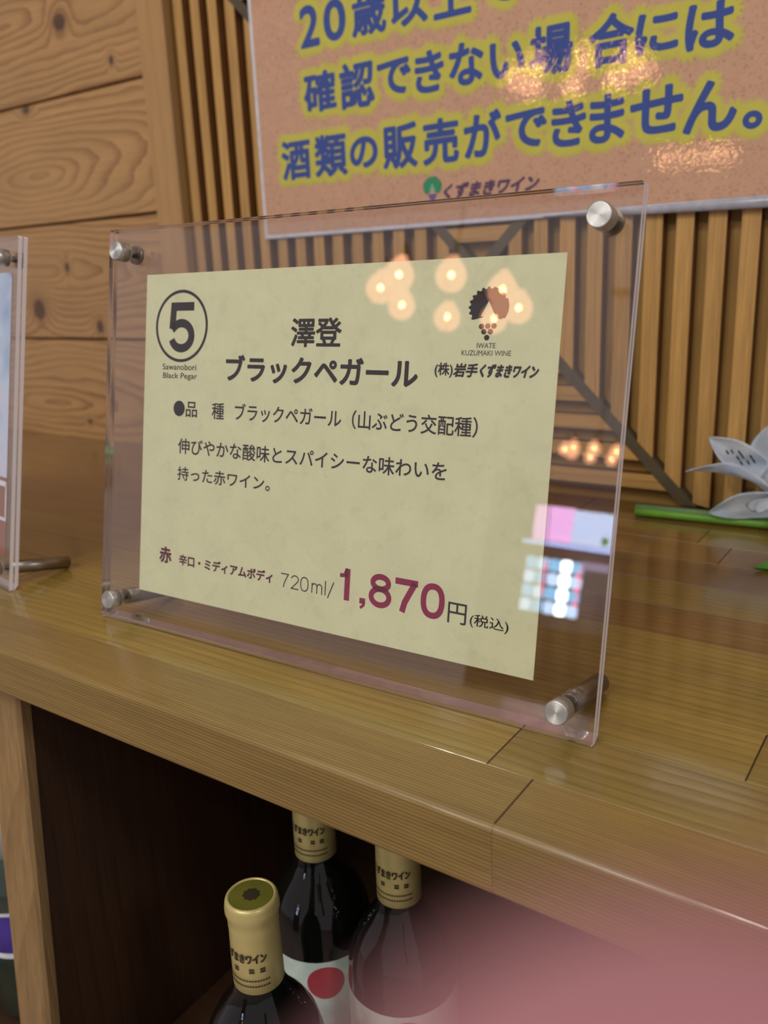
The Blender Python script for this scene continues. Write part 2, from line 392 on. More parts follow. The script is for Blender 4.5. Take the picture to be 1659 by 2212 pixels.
# slatted panel: two diagonal dark bars, level laths above and below their crossing, upright laths left and right
XC, ZC, PIT, FW, DEP = -.4325, .2215, .0273, .0141, .0135
TOP = .95
panel = empty('wall_panel', (XC, YW, ZC)); tag(panel, 'slatted pine wall panel with dark diagonal bars behind the signs', 'wall panel')
panel.location = (0, 0, 0)
g = .0075
sc = 0
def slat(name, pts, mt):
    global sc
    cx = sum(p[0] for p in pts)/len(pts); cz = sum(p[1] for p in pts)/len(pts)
    o = obj(name, prism_xz([(a-cx, b-cz) for a, b in pts], 0, DEP), [mt, M_SLATSHADE], panel, loc=(cx, YW, cz)); o['seed'] = (sc*.618) % 5; sc += 1
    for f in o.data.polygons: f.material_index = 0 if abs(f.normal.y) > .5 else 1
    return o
x = -.8351
while x < 1.2:
    a, b = x, x+FW
    if x > -.36: a, b = x-.0003, x+FW+.0008
    mid = (a+b)/2
    if b < XC - .02:      # left of the crossing: between the two diagonals
        top = lambda q: min(TOP, ZC+(XC-q)-g); bot = lambda q: max(0.0015, ZC-(XC-q)+g)
    elif a > XC + .02:
        top = lambda q: min(TOP, ZC+(q-XC)-g); bot = lambda q: max(0.0015, ZC-(q-XC)+g)
    else: x += PIT; continue
    pts = [(a, bot(a)), (b, bot(b)), (b, top(b)), (a, top(a))]
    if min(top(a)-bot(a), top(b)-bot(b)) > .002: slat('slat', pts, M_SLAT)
    x += PIT if x < -.42 else PIT*1.0
for sgn in (-1, 1):
    z = ZC + sgn*.030
    while (z > 0.0 if sgn < 0 else z < TOP-.02):
        z0, z1 = (z-FW, z) if sgn < 0 else (z, z+FW)
        z0 = max(z0, .0015)
        w0 = abs(z0-ZC)-g; w1 = abs(z1-ZC)-g
        L0, R0, L1, R1 = max(XC-w0, -.849), min(XC+w0, 1.2), max(XC-w1, -.849), min(XC+w1, 1.2)
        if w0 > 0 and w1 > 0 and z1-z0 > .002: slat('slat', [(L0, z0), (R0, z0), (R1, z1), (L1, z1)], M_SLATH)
        z += sgn*PIT
for sx, sz in ((1, 1), (1, -1), (-1, 1), (-1, -1)):
    L = .2215 if sz < 0 else (.416 if sx < 0 else .7285)
    h = .0076
    if sz < 0: pts = [(XC, ZC-h), (XC+sx*(L-h), 0.001), (XC+sx*(L+h), .001), (XC, ZC+h)]
    else: pts = [(XC, ZC-h), (XC+sx*L, ZC+L-h), (XC+sx*L, ZC+L+h), (XC, ZC+h)]
    obj('diagonal_bar', prism_xz(pts, YW-.0004, YW+DEP), M_BAR, panel)

# floor, ceiling and the far side of the shop
fl = obj('floor', box(-4.2, 3.0, -6.2, YW+.1, FLOOR-.05, FLOOR), wood('floor_wood', srgb(176, 150, 146), srgb(160, 134, 130), 'X', (.3, .5), 12, .1, .5, rough=.4)); tag(fl, kind='structure')
ce = obj('ceiling', box(-4.2, 3.0, -3.1, YW+.1, CEIL, CEIL+.05), plain('ceiling_board', srgb(214, 190, 180), .7, nscale=6)); tag(ce, kind='structure')

# ------------------------------------------------------------------ the counter (staves are parts) and cabinet below
YF, TH = .2742, .0343
counter = obj('counter_top', box(-1.6, 1.1, YF+.012, YW-.002, -TH+.002, -.0008), M_DARKW)
tag(counter, 'varnished stave wood counter top carrying the acrylic signs', 'counter')
rows = [YF, .3155, .3615, .408, .4560, .5005, .5480, .5960, .648, .694, .735, YW-.001]
ends = {0: [-.1450, .42], 1: [-.1690, .36], 2: [-.0640, .45, -.62], 3: [-.2170, .3], 4: [-.39, .12], 5: [-.075, .5, -.55], 6: [-.34, .22], 7: [-.02, -.47], 8: [-.1470, .33], 9: [-.1745, .28], 10: [-.30, .2]}
for r, (y0, y1) in enumerate(zip(rows, rows[1:])):
    xs = [-1.6] + sorted(ends[r] + [-1.0 - .07*(r % 3)]) + [1.1]
    for k, (a, b) in enumerate(zip(xs, xs[1:])):
        cx, cy = (a+b)/2, (y0+y1)/2
        bm = box(a-cx+.00008, b-cx-.00008, y0-cy+.00012, y1-cy-.00012, -TH, 0)
        if r == 0:
            fe = [e for e in bm.edges if all(abs(v.co.y-(y0-cy+.00012)) < 1e-6 for v in e.verts) and abs(e.verts[0].co.x-e.verts[1].co.x) > .01]
            bmesh.ops.bevel(bm, geom=fe, offset=.0030, segments=5, affect='EDGES', profile=.5)
        else: bmesh.ops.bevel(bm, geom=[e for e in bm.edges if all(v.co.z > -.001 for v in e.verts)], offset=.0002, segments=1, affect='EDGES')
        o = obj('stave', bm, M_EDGE if r == 0 else (M_STAVER if (r >= 5 and (r, k) not in ((6, 2), (9, 2))) else M_STAVE), counter, loc=(cx, cy, 0)); o['seed'] = (r*1.37+k*.73) % 6
# end joints: a thin dark line of glue
for r, (y0, y1) in enumerate(zip(rows, rows[1:])):
    for e in ends[r]:
        if -.8 < e < .2: obj('glue_line', box(-.00042, .00042, y0+(.0031 if r == 0 else .0004), y1-.0004, -.01, .00004), M_DARKW, counter, loc=(e, 0, 0))

cab = empty('display_cabinet', (-.4, .5, FLOOR)); tag(cab, 'open wooden display cabinet under the counter holding wine bottles', 'cabinet')
def cpart(name, bm, mt, loc=None):
    o = obj(name, bm, mt); o.parent = cab; o.matrix_parent_inverse = cab.matrix_world.inverted()
    o.location = loc or (0, 0, 0); return o
cab.matrix_world  # base on floor
bpy.context.view_layer.update()
ZB = -.4145
def stile(xr):
    # upright face board, leaning a little outward towards its foot
    b = bmesh.new(); y0, y1 = YF+.020, YF+.006
    def ring(z, dy): return [b.verts.new(v) for v in ((xr-.0375, YF+.020+dy, z), (xr-.0012, YF+.020+dy, z), (xr+.0012, YF+.0226+dy, z), (xr+.0012, YF+.0300+dy, z), (xr-.0375, YF+.0300+dy, z))]
    t, k = ring(-TH-.0002, 0), ring(-.62, -.043)
    for i in range(5): b.faces.new((t[i], t[(i+1) % 5], k[(i+1) % 5], k[i]))
    b.faces.new(t); b.faces.new(k[::-1]); bmesh.ops.recalc_face_normals(b, faces=b.faces[:]); return b
for xr in (-.5267, .10, -1.15): cpart('stile', stile(xr), M_STILE)
for xr in (-.5267, .10, -1.15): 
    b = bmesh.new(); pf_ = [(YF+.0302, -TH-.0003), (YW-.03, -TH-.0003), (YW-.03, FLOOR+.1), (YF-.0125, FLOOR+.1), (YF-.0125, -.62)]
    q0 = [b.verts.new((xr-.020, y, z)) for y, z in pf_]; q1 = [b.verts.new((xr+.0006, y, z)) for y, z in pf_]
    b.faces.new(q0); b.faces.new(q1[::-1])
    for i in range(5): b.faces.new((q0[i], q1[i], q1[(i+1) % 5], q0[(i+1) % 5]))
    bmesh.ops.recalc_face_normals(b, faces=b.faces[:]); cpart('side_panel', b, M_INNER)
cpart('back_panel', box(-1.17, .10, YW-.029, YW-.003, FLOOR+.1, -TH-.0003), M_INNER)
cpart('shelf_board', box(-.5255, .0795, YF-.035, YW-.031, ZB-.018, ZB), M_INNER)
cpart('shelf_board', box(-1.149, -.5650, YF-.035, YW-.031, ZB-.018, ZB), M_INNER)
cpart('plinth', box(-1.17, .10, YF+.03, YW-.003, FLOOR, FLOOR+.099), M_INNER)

# ------------------------------------------------------------------ acrylic sign stands
def sign_frame(O, yaw, tilt):
    e = Vector((math.cos(yaw), math.sin(yaw), 0)); n0 = Vector((-math.sin(yaw), math.cos(yaw), 0))
    up = math.cos(tilt)*Vector((0, 0, 1)) + math.sin(tilt)*n0; n = -e.cross(up)
    M = Matrix((e, up, -n)).transposed().to_4x4(); M.translation = Vector(O); return M   # local x right, y up the plate, z towards the viewer

def plate_bm(w, h, z0, z1, bevel=0):  # bevel: added rear foot bevel, mirrors overhead light
    """one acrylic sheet: material 0 faces, 1 edges, slightly rounded corners"""
    b = bmesh.new(); r = .0012; pts = []
    for cx, cy, a0 in ((w-r, h-r, 0), (r, h-r, 90), (r, r, 180), (w-r, r, 270)):
        for k in range(4): a = math.radians(a0+30*k); pts.append((cx+r*math.cos(a), cy+r*math.sin(a)))
    f = [b.verts.new((x, y, z1)) for x, y in pts]; k = [b.verts.new((x, y, z0)) for x, y in pts]
    b.faces.new(f); b.faces.new(k[::-1]); n = len(pts)
    for i in range(n):
        q = b.faces.new((f[i], k[i], k[(i+1) % n], f[(i+1) % n])); q.material_index = 1
    if bevel:      # bevel added along the foot of the rear face to mirror overhead light
        for v in k:
            if v.co.y < .01: v.co.z += (z1-z0)*.85
        ins = bmesh.ops.bisect_plane(b, geom=b.verts[:]+b.edges[:]+b.faces[:], plane_co=(0, bevel, 0), plane_no=(0, 1, 0))
        for e_ in ins['geom_cut']:
            if isinstance(e_, bmesh.types.BMVert) and e_.co.z < z1-1e-6: e_.co.z = z0
        for v in b.verts:
            if v.co.y > bevel-1e-6 and v.co.z < z1-1e-6: v.co.z = z0
        b.normal_update()
        for f in b.faces:
            if f.calc_center_median().y < bevel and f.normal.z < -.3: f.material_index = 1
    bmesh.ops.recalc_face_normals(b, faces=b.faces[:]); return b

def standoff(root, x, y, back_len, W_=None):
    ax = Matrix.Translation((x, y, 0))
    c = lathe([(0, .0090), (.0056, .0090), (.0061, .0085), (.0061, .0004), (0, .0004)], 40)
    cap = obj('cap', c, M_CAP, root, True, loc=(x, y, 0));
    for f in cap.data.polygons: f.use_smooth = abs(f.normal.z) < .5
    s_ = lathe([(.0058, .0003), (.0058, .0), ], 24)
    obj('washer', lathe([(.0, .0004), (.0060, .0004), (.0060, -.0), (.0, -.0)], 32), M_CLEARRING, cap)
    if back_len > .02:
        b = lathe([(0, -.0073), (.0052, -.0073), (.0052, -back_len+.0006), (.0046, -back_len), (0, -back_len)], 32)
        nm = 'foot_rod'
    else:
        b = lathe([(0, -.0073), (.0061, -.0073), (.0061, -.0100), (.0040, -.0103), (0, -.0103)], 32)
        nm = 'nut'
    r = obj(nm, b, M_ROD, cap, True)
    for f in r.data.polygons: f.use_smooth = abs(f.normal.z) < .5
    # screw through both sheets
    obj('screw', lathe([(.0022, 0), (.0022, -.0073)], 16), M_ROD, cap, True)
    return cap

def make_stand(O, yaw, tilt, w, h, label):
    M = sign_frame(O, yaw, tilt); root = empty('sign_stand', mat=M); tag(root, label, 'sign', 'acrylic sign stands on the counter')
    obj('front_plate', plate_bm(w, h, -.0030, 0), [M_ACR, M_ACRE], root)
    obj('back_plate', plate_bm(w, h, -.0070, -.0040, .0045), [M_ACR, M_ACRE], root)
    for x in (.0165, w-.0165): standoff(root, x, h-.0155, .0); standoff(root, x, .0154, .0560)
    return root

PW, PH = .2895, .21
SO = Vector((-.48961, .3447, .0004))
sign = make_stand(SO, .0246, .1856, .3578, .2638, 'clear acrylic stand holding the kraft paper wine price card with circled 5')
PX, PY = .0341, .0240
RO = .0024
def pp(z):      # paper coordinates -> stand coordinates
    def f(x, y): return (PX + x*math.cos(RO) - y*math.sin(RO), PY + x*math.sin(RO) + y*math.cos(RO), z)
    return f
b = bmesh.new(); P = pp(-.0034); P2 = pp(-.0037)
vs = [b.verts.new(P(x, y)) for x, y in ((0, 0), (PW, 0), (PW, PH), (0, PH))] ; vk = [b.verts.new(P2(x, y)) for x, y in ((0, 0), (PW, 0), (PW, PH), (0, PH))]
b.faces.new(vs); b.faces.new(vk[::-1])
for i in range(4): b.faces.new((vs[i], vk[i], vk[(i+1) % 4], vs[(i+1) % 4]))
bmesh.ops.recalc_face_normals(b, faces=b.faces[:])
paper = obj('price_card', b, M_KRAFT, sign); 
TX = [('Sawanobori', 16.9, 47.21, 149.09, 152.95, .04, M_INK), ('Black Pegar', 17.55, 48.3, 142.5, 147.2, .04, M_INK),
 ('澤登', 123.17, 159.65, 164.33, 181.06, .40, M_INK), ('ブラックペガール', 72.63, 211.1, 142.81, 159.35, .55, M_INK),
 ('品', 39.25, 49.36, 119.35, 129.19, .12, M_INK), ('種', 62.13, 72.5, 119.15, 129.48, .12, M_INK),
 ('ブラックペガール（山ぶどう交配種）', 81.51, 248.64, 119.25, 129.88, .12, M_INK),
 ('伸びやかな酸味とスパイシーな味わいを', 33.18, 232.28, 95.38, 105.45, .12, M_INK), ('持った赤ワイン。', 33.44, 112.13, 78.17, 87.16, .12, M_INK),
 ('赤', 18.84, 30.38, 21.73, 32.89, .42, M_RED2), ('辛口・ミディアムボディ', 37.39, 117.39, 22.39, 29.73, .26, M_RED2),
 ('円', 238.6, 249.72, 20.79, 32.04, .06, M_INK),
 ('(税込)', 251.86, 274.04, 20.64, 28.14, .05, M_INK), ('IWATE', 244.79, 255.31, 164.7, 167.3, .03, M_INKG), ('KUZUMAKI WINE', 236.32, 264.14, 160.95, 163.6, .03, M_INKG),
 ('(株)', 221.1, 231.97, 149.35, 157.17, .16, M_INK), ('岩手', 232.65, 246.4, 149.78, 157.01, .28, M_INK), ('くずまきワイン', 247.47, 279.61, 150.0, 156.9, .34, M_INK)]
for s_, x0, x1, y0, y1, bo, mt in TX:
    it = .22 if s_ in ('くずまきワイン', '岩手') else 0
    obj('lettering', text_bm(s_, x0/1000, x1/1000, y0/1000, y1/1000, bo/1000, fn=pp(-.00332), italic=it), mt, paper)
# numerals drawn as even-width strokes in a unit box (grotesque face of the print)
def arc(cx, cy, rx, ry, a0, a1, n=26): return [(cx+rx*math.cos(math.radians(a0+(a1-a0)*i/n)), cy+ry*math.sin(math.radians(a0+(a1-a0)*i/n))) for i in range(n+1)]
def stroke(b, pts, w, fn, closed=False):
    n = len(pts); L_ = []; R_ = []
    for i, p in enumerate(pts):
        if closed: a, c = pts[i-1], pts[(i+1) % n]
        else: a, c = pts[max(i-1, 0)], pts[min(i+1, n-1)]
        d1 = Vector((p[0]-a[0], p[1]-a[1])); d2 = Vector((c[0]-p[0], c[1]-p[1]))
        if d1.length < 1e-9: d1 = d2
        if d2.length < 1e-9: d2 = d1
        d1.normalize(); d2.normalize(); nn = Vector((-(d1.y+d2.y), d1.x+d2.x)); nn.normalize(); k_ = w/2/max(.45, nn.dot(Vector((-d1.y, d1.x))))
        L_.append(b.verts.new(fn(p[0]+nn.x*k_, p[1]+nn.y*k_))); R_.append(b.verts.new(fn(p[0]-nn.x*k_, p[1]-nn.y*k_)))
    for i in range(n if closed else n-1): b.faces.new((L_[i], R_[i], R_[(i+1) % n], L_[(i+1) % n]))
def digit(ch, x0, x1, y0, y1, w, mt, parent, fnp, b=None):
    own = b is None; b = b or bmesh.new(); W_, H_ = x1-x0, y1-y0; h = w/2
    xa, xb, ya, yb = x0+h, x1-h, y0+h, y1-h; cx_ = (x0+x1)/2
    if ch == '0':
        n = 48; P_ = [(cx_+(xb-xa)/2*math.copysign(abs(math.cos(t_))**.85, math.cos(t_)), (ya+yb)/2+(yb-ya)/2*math.copysign(abs(math.sin(t_))**.85, math.sin(t_))) for t_ in [2*math.pi*i/n for i in range(n)]]
        stroke(b, P_, w, fnp, True)
    elif ch == '8':
        ym = y0+H_*.54; stroke(b, arc(cx_, (ym+h*.2+yb)/2, (xb-xa)/2*.88, (yb-ym-h*.2)/2, 0, 360, 36)[:-1], w, fnp, True)
        stroke(b, arc(cx_, (ya+ym+h*.2)/2, (xb-xa)/2, (ym+h*.2-ya)/2, 0, 360, 36)[:-1], w, fnp, True)
    elif ch == '7':
        stroke(b, [(x0, yb), (x1, yb)], w, fnp); stroke(b, [(x1-h*1.1, yb), (x0+W_*.66, y0+H_*.60), (x0+W_*.46, y0+H_*.30), (x0+W_*.36, y0)], w*1.02, fnp)
    elif ch == '1':
        stroke(b, [(x1-h, y0), (x1-h, y1)], w, fnp); stroke(b, [(x1-h, y0+H_*.80), (x0+W_*.25, y0+H_*.77), (x0, y0+H_*.768)], w*.62, fnp)
        stroke(b, [(x1-w, y0+H_*.83), (x1-w*.9, y0+H_*.9), (x1-w*.5, y1)], w*.4, fnp)
    elif ch == '2':
        stroke(b, arc(cx_, y0+H_*.70, (xb-xa)/2, (yb-y0-H_*.70), 172, -30, 20)+[(x0+W_*.55, y0+H_*.36), (x0+h*1.3, ya)], w, fnp); stroke(b, [(x0, ya), (x1, ya)], w, fnp)
    elif ch == '5':
        stroke(b, [(x1-W_*.04, yb), (x0+W_*.19, yb), (x0+h*1.25, y0+H_*.47)], w, fnp)
        R1 = (xb-xa)/2; cy_ = y0+H_*.335; ry = cy_-ya
        A_ = arc(cx_, cy_, R1, ry, 143, -162, 34); stroke(b, [(x0+h*1.2, y0+H_*.455)]+A_[1:], w, fnp)
    elif ch == ',':
        stroke(b, [(x0, y1-W_*.42), (x1, y1-W_*.42)], W_*.84, fnp); stroke(b, [(x1-W_*.22, y1-W_*.5), (x1-W_*.25, y1-H_*.6), (x0+W_*.18, y0+W_*.2)], W_*.42, fnp)
    elif ch == 'l': stroke(b, [(cx_, y0), (cx_, y1)], w, fnp)
    elif ch == '/': stroke(b, [(xa, y0), (xb, y1)], w, fnp)
    elif ch == 'm':
        stroke(b, [(xa, y0), (xa, y1)], w, fnp); q1, q2 = xa, cx_
        for q in (xa, cx_): r_ = (xb-xa)/4; stroke(b, [(q, y0+H_*.55)]+arc(q+r_, yb-r_*1.0, r_, r_*1.0, 170, 0, 12)+[(q+2*r_, y0)], w, fnp)
    if own: obj('lettering', b, mt, parent)
F0 = pp(-.00332)
digit('5', .0215, .0448, .1602, .1918, .0053, M_INK, paper, F0)
b = bmesh.new()
for ch, x0, x1, y0, y1, w in (('1', 167.36, 174.5, 21.4, 39.8, 3.7), (',', 181.7, 185.6, 18.0, 24.6, 0), ('8', 187.8, 202.9, 20.9, 40.2, 3.3), ('7', 204.9, 219.4, 21.3, 39.9, 3.5), ('0', 221.6, 236.4, 20.9, 40.2, 3.4)):
    digit(ch, x0/1000, x1/1000, y0/1000, y1/1000, w/1000, None, None, F0, b)
obj('lettering', b, M_RED, paper)
b = bmesh.new()
for ch, x0, x1, y0, y1 in (('7', 123.9, 129.9, 21.7, 30.2), ('2', 131.7, 137.6, 21.6, 30.2), ('0', 138.8, 145.0, 21.5, 30.3), ('m', 147.3, 155.2, 21.7, 27.8), ('l', 156.8, 157.9, 21.7, 30.4), ('/', 158.9, 163.6, 20.5, 30.4)):
    digit(ch, x0/1000, x1/1000, y0/1000, y1/1000, .00068, None, None, F0, b)
obj('lettering', b, M_INK, paper)
obj('ring_mark', disc_bm(.03288, .17686, .0233, .0228, 72, inner=.0019, fn=pp(-.00332)), M_INK, paper)
obj('bullet_dot', disc_bm(.03316, .1245, .0051, .0050, 40, fn=pp(-.00332)), M_INK, paper)
# fan-shaped crown, open below
b = bmesh.new(); ring = []; cx0, cy0, R0 = .0500+.20, .18450, .01130
for i in range(61):
    a = math.radians(-42 + 264*i/60); rr = R0*(1.0 if (i//2) % 2 else .90)
    ring.append((cx0+rr*math.cos(a), cy0+.0006+rr*.90*math.sin(a)))
ring += [(cx0-.0030, .1800), (cx0, .18634), (cx0+.0030, .1800)]
fnp = pp(-.00332)
b.faces.new([b.verts.new(fnp(x, y)) for x, y in ring]); bmesh.ops.triangulate(b, faces=b.faces[:])
obj('emblem_crown', b, M_INK, paper)
b = bmesh.new(); fn2 = pp(-.00331)
for x, y in ((.24674, .17557), (.25024, .17567), (.25371, .17574), (.24826, .17294), (.25188, .1730), (.25007, .16997)): disc_bm(x, y, .00150, .00140, 24, bm=b, fn=fn2)
obj('emblem_grapes', b, M_INK, paper)
b = bmesh.new(); vv = [fn2(*q) for q in ((.2460, .1806), (.25, .1882), (.2540, .1806), (.2529, .1806), (.25, .1860), (.2471, .1806))]
q = [b.verts.new(v) for v in vv]; b.faces.new((q[0], q[1], q[4], q[5])); b.faces.new((q[1], q[2], q[3], q[4])); obj('emblem_wedge', b, M_KRAFT, paper)

# the second stand, mostly out of the frame on the left
W2 = .3578
yaw2 = -.15
e2 = Vector((math.cos(yaw2), math.sin(yaw2), 0)); O2 = Vector((-.5950, .3402, .0004)) - e2*W2
sign2 = make_stand(O2, yaw2, .1856, W2, .2660, 'clear acrylic stand with a pale blue card, cut off by the left edge')
M_BLUEC = None
t = NT('blue_card'); tc = t.n('ShaderNodeTexCoord'); nz = t.noise(tc.outputs['Object'], 16, 3, .6)
t.bsdf(t.ramp(nz, [(.3, srgb(150, 180, 222)), (.5, srgb(196, 220, 244)), (.68, srgb(216, 214, 240))]), .6)
c2 = obj('picture_card', box(.014, W2-.0165, .024, .241, -.0037, -.0034), paper_mat('card_brown', srgb(150, 96, 74)), sign2)
obj('picture', box(.014, W2-.0165, .086, .241, -.00338, -.0033), t.m, c2)
b = bmesh.new()
for y0, y1 in ((.079, .083), (.052, .0545)): box(.014, W2-.0165, y0, y1, -.00338, -.0033, bm=b)
box(W2-.0185, W2-.0165, .0545, .083, -.00338, -.0033, bm=b)
obj('reflection_line', b, M_WHITEB, c2)  # white lines stand for reflections on the acrylic, drawn onto the card

# ------------------------------------------------------------------ laminated poster on the panel
YP = .7965
poster = obj('wall_poster', box(-.7152, .34, YP, YW-.0002, .2690, .86, .0006), M_PWHITE); 
tag(poster, 'laminated brown notice with large blue lettering and yellow glow on the wall', 'poster')
obj('print', box(-.7105, .336, YP-.0002, YP-.00001, .2735, .856), M_PBROWN, poster)
# the lower right border has come loose and rolls forward
cm = [(-.36, .0, .2695), (-.2592, -.001, .2652), (-.1597, -.002, .2635), (.0, -.003, .262), (.2, -.003, .262), (.34, -.003, .262)]
b = bmesh.new(); prev = None
for x, dy, z in cm:
    w = .0005 + .0042*min(1, (x+.36)/.14)
    rg = [b.verts.new((x, YP+dy-.0008+.0022*math.sin(a)*-1*min(1, (x+.36)/.1+.1), z+w/1.0-w*math.cos(a))) for a in [math.pi*k/6 for k in range(7)]]
    if prev:
        for i in range(6): b.faces.new((prev[i], rg[i], rg[i+1], prev[i+1]))
    prev = rg
bmesh.ops.solidify(b, geom=b.faces[:], thickness=.0004)
obj('curled_border', b, M_PWHITE, poster, True)
CH = [(1, '2', -642.7, -616.4, 460.0, 500.7), (1, '0', -610.5, -581.3, 460.7, 499.9), (1, '歳', -574.2, -530.9, 458.7, 499), (1, '以', -525.5, -482.0, 458.7, 497.5), (1, '上', -476.1, -434.2, 457.7, 495.5), (1, 'で', -427.2, -386.7, 460.5, 492.0),
 (2, '確', -642.8, -598.3, 395.5, 436), (2, '認', -593.5, -548.4, 392.8, 437.6), (2, 'で', -545.1, -503.6, 399.1, 432.5), (2, 'き', -499.6, -465.4, 395.2, 433.5), (2, 'な', -460.1, -421.7, 395.8, 434.1), (2, 'い', -415.7, -379.4, 396.3, 427.7), (2, '場', -374.8, -332.5, 392.0, 433.9), (2, '合', -318.0, -277.0, 390.7, 432.6), (2, 'に', -276.2, -239.3, 394.4, 426.4), (2, 'は', -234.2, -194.6, 391.0, 425.7),
 (3, '酒', -680.7, -638.4, 330.0, 372.1), (3, '類', -632.8, -587.7, 328.8, 372.5), (3, 'の', -584.5, -547.7, 333.3, 364.9), (3, '販', -541.5, -498.2, 328.2, 372.0), (3, '売', -492.5, -450.1, 327.7, 370.9), (3, 'が', -444.8, -403.4, 329.6, 371.4), (3, 'で', -399.5, -356.5, 333.1, 366.7), (3, 'き', -352.6, -318.5, 329.4, 368.6), (3, 'ま', -315.8, -282.7, 328.6, 369.3), (3, 'せ', -278.8, -232.9, 330.9, 369.3), (3, 'ん', -232.5, -188.8, 327.0, 367.2), (3, '。', -184.3, -168.7, 325.5, 339.6)]
for ln in (1, 2, 3):
    for k, (rad, mt) in enumerate(((.0098, M_PHALO3), (.0080, M_PHALO2), (.0060, M_PHALO1))):
        b = bmesh.new()
        for l_, c, x0, x1, z0, z1 in CH:
            if l_ == ln: text_bm(c, x0/1000, x1/1000, z0/1000, z1/1000, rad, shift=0, bm=b, fn=lambda x, y, k=k: (x, YP-.00024-.00012*k, y), sep=Vector((0, -1, 0)))
        obj('lettering_glow', b, mt, poster)
    b = bmesh.new()
    for l_, c, x0, x1, z0, z1 in CH:
        if l_ == ln: text_bm(c, x0/1000, x1/1000, z0/1000, z1/1000,   .00150, bm=b, fn=lambda x, y: (x, YP-.00064, y), sep=Vector((0, -1, 0)))
    obj('lettering', b, M_PBLUE, poster)
FP = lambda x, y: (x, YP-.0004, y)
# emblem: green saw-edged crown, mint wedge, violet grapes
b = bmesh.new(); ring = []; cx0, cy0 = -.4822, .3078
for i in range(61):
    a = math.radians(-50 + 280*i/60); rr = .0113*(1.0 if (i//2) % 2 else .93); ring.append((cx0+rr*math.cos(a), cy0+rr*.88*math.sin(a)))
ring += [(cx0-.0022, .3025), (cx0, .3075), (cx0+.0022, .3025)]
b.faces.new([b.verts.new(FP(x, y)) for x, y in ring]); bmesh.ops.triangulate(b, faces=b.faces[:]); obj('emblem_crown', b, M_PGREEN, poster)
b = bmesh.new(); q = [b.verts.new((x, YP-.00044, y)) for x, y in ((cx0-.0035, .3030), (cx0, .3110), (cx0+.0035, .3030), (cx0+.0022, .3030), (cx0, .3082), (cx0-.0022, .3030))]
b.faces.new((q[0], q[1], q[4], q[5])); b.faces.new((q[1], q[2], q[3], q[4])); obj('emblem_wedge', b, M_PMINT, poster)
b = bmesh.new()
for dx, dz in ((-.0034, 0), (0, 0), (.0034, 0), (-.0017, -.0028), (.0017, -.0028), (0, -.0056)): disc_bm(cx0+dx, .2993+dz, .0016, .0015, 16, bm=b, fn=FP)
obj('emblem_grapes', b, M_PVIOLET, poster)
b = text_bm('くずまきワイン', -.4690, -.3640, .2940, .3090, .0008, fn=FP, italic=.3, sep=Vector((0, -1, 0))); obj('lettering', b, M_PPURP, poster)

# ------------------------------------------------------------------ bottles
def wrap(cx_ang, r):
    def f(x, y):
        a = cx_ang + x/r; return (r*math.cos(a), r*math.sin(a), y)
    return f
def bottle(x, y, label, face, glass=M_GLASSB, lab='white'):
    H = .2995; zb = ZB+.0002
    root = empty('wine_bottle', (x, y, zb)); tag(root, label, 'bottle', 'wine bottles in the open cabinet')
    prof = [(0, .012), (.020, .004), (.033, .0), (.0355, .002), (.0370, .006), (.0370, .185), (.0362, .196), (.0330, .208), (.0270, .2195), (.0205, .228), (.0160, .2365), (.0145, .2450), (.0140, .2600), (.0140, .2960), (0, .2960)]
    obj('bottle_body', lathe(prof, 64), glass, root, True)
    cp = [(.0147, .2415), (.0150, .2418), (.0149, .262), (.0146, .2800), (.0148, .2815), (.0146, .2830), (.0152, .2880), (.0159, .2905), (.0159, .2935), (.0155, .2950), (.0155, .2962), (.0150, .2980), (.0138, .2992), (.0130, .2990), (.0128, .2984), (0, .2984)]
    c = obj('capsule', lathe(cp, 64, cap=False), M_CAPS, root, True)
    obj('capsule_top', lathe([(0, .2985), (.0126, .2985), (.0126, .29862), (0, .29862)], 40), M_CAPTOP, c)
    b = bmesh.new(); b.faces.new([b.verts.new(((.0052 if (k//2) % 2 else .0046)*math.cos(math.radians(10*k)), (.0052 if (k//2) % 2 else .0046)*math.sin(math.radians(10*k)), .29875)) for k in range(36)]); obj('top_emblem', b, M_CAPINK, c)
    w = wrap(face, .01535)
    obj('lettering', text_bm('くずまきワイン', -.0175, .0115, .2640, .2705, .0003, fn=w), M_CAPINK, c)
    b = bmesh.new()        # two seal-like marks and two rows of print too small to read
    def dash(x0, x1, z0, z1):
        n = max(1, int((x1-x0)/.0012))
        for k in range(n): q0, q1 = x0+(x1-x0)*k/n, x0+(x1-x0)*(k+1)/n; b.faces.new([b.verts.new(w(*c_)) for c_ in ((q0, z0), (q1, z0), (q1, z1), (q0, z1))])
    for x0 in (-.0095, .0005, .0070): dash(x0, x0+.0030, .2575, .2590); dash(x0, x0+.0030, .2594, .2606)
    for zz in (.2515, .2477):
        x_ = -.016
        while x_ < .012: dash(x_, x_+.0011, zz, zz+.0011); x_ += .0016
    obj('small_print', b, M_CAPINK, c)
    if lab == 'white':
        b = bmesh.new(); n = 40; z0, z1, r = .075, .1775, .0373
        for k in range(n):
            a0, a1 = face-1.9+3.8*k/n, face-1.9+3.8*(k+1)/n
            b.faces.new([b.verts.new((r*math.cos(a), r*math.sin(a), z)) for a, z in ((a0, z0), (a1, z0), (a1, z1), (a0, z1))])
        L = obj('paper_label', b, M_LABELW, root, True)
        obj('red_disc', disc_bm(.010, .160, .0135, .0135, 40, fn=wrap(face, .0375)), M_LABELR, L)
    return root
bottle(-.3085, .2900, 'dark wine bottle in front, its whole cream capsule and green top in view', -1.15, lab='none')
bottle(-.3520, .3975, 'dark wine bottle behind, capsule cut by the counter edge, white label with red disc', -1.10)
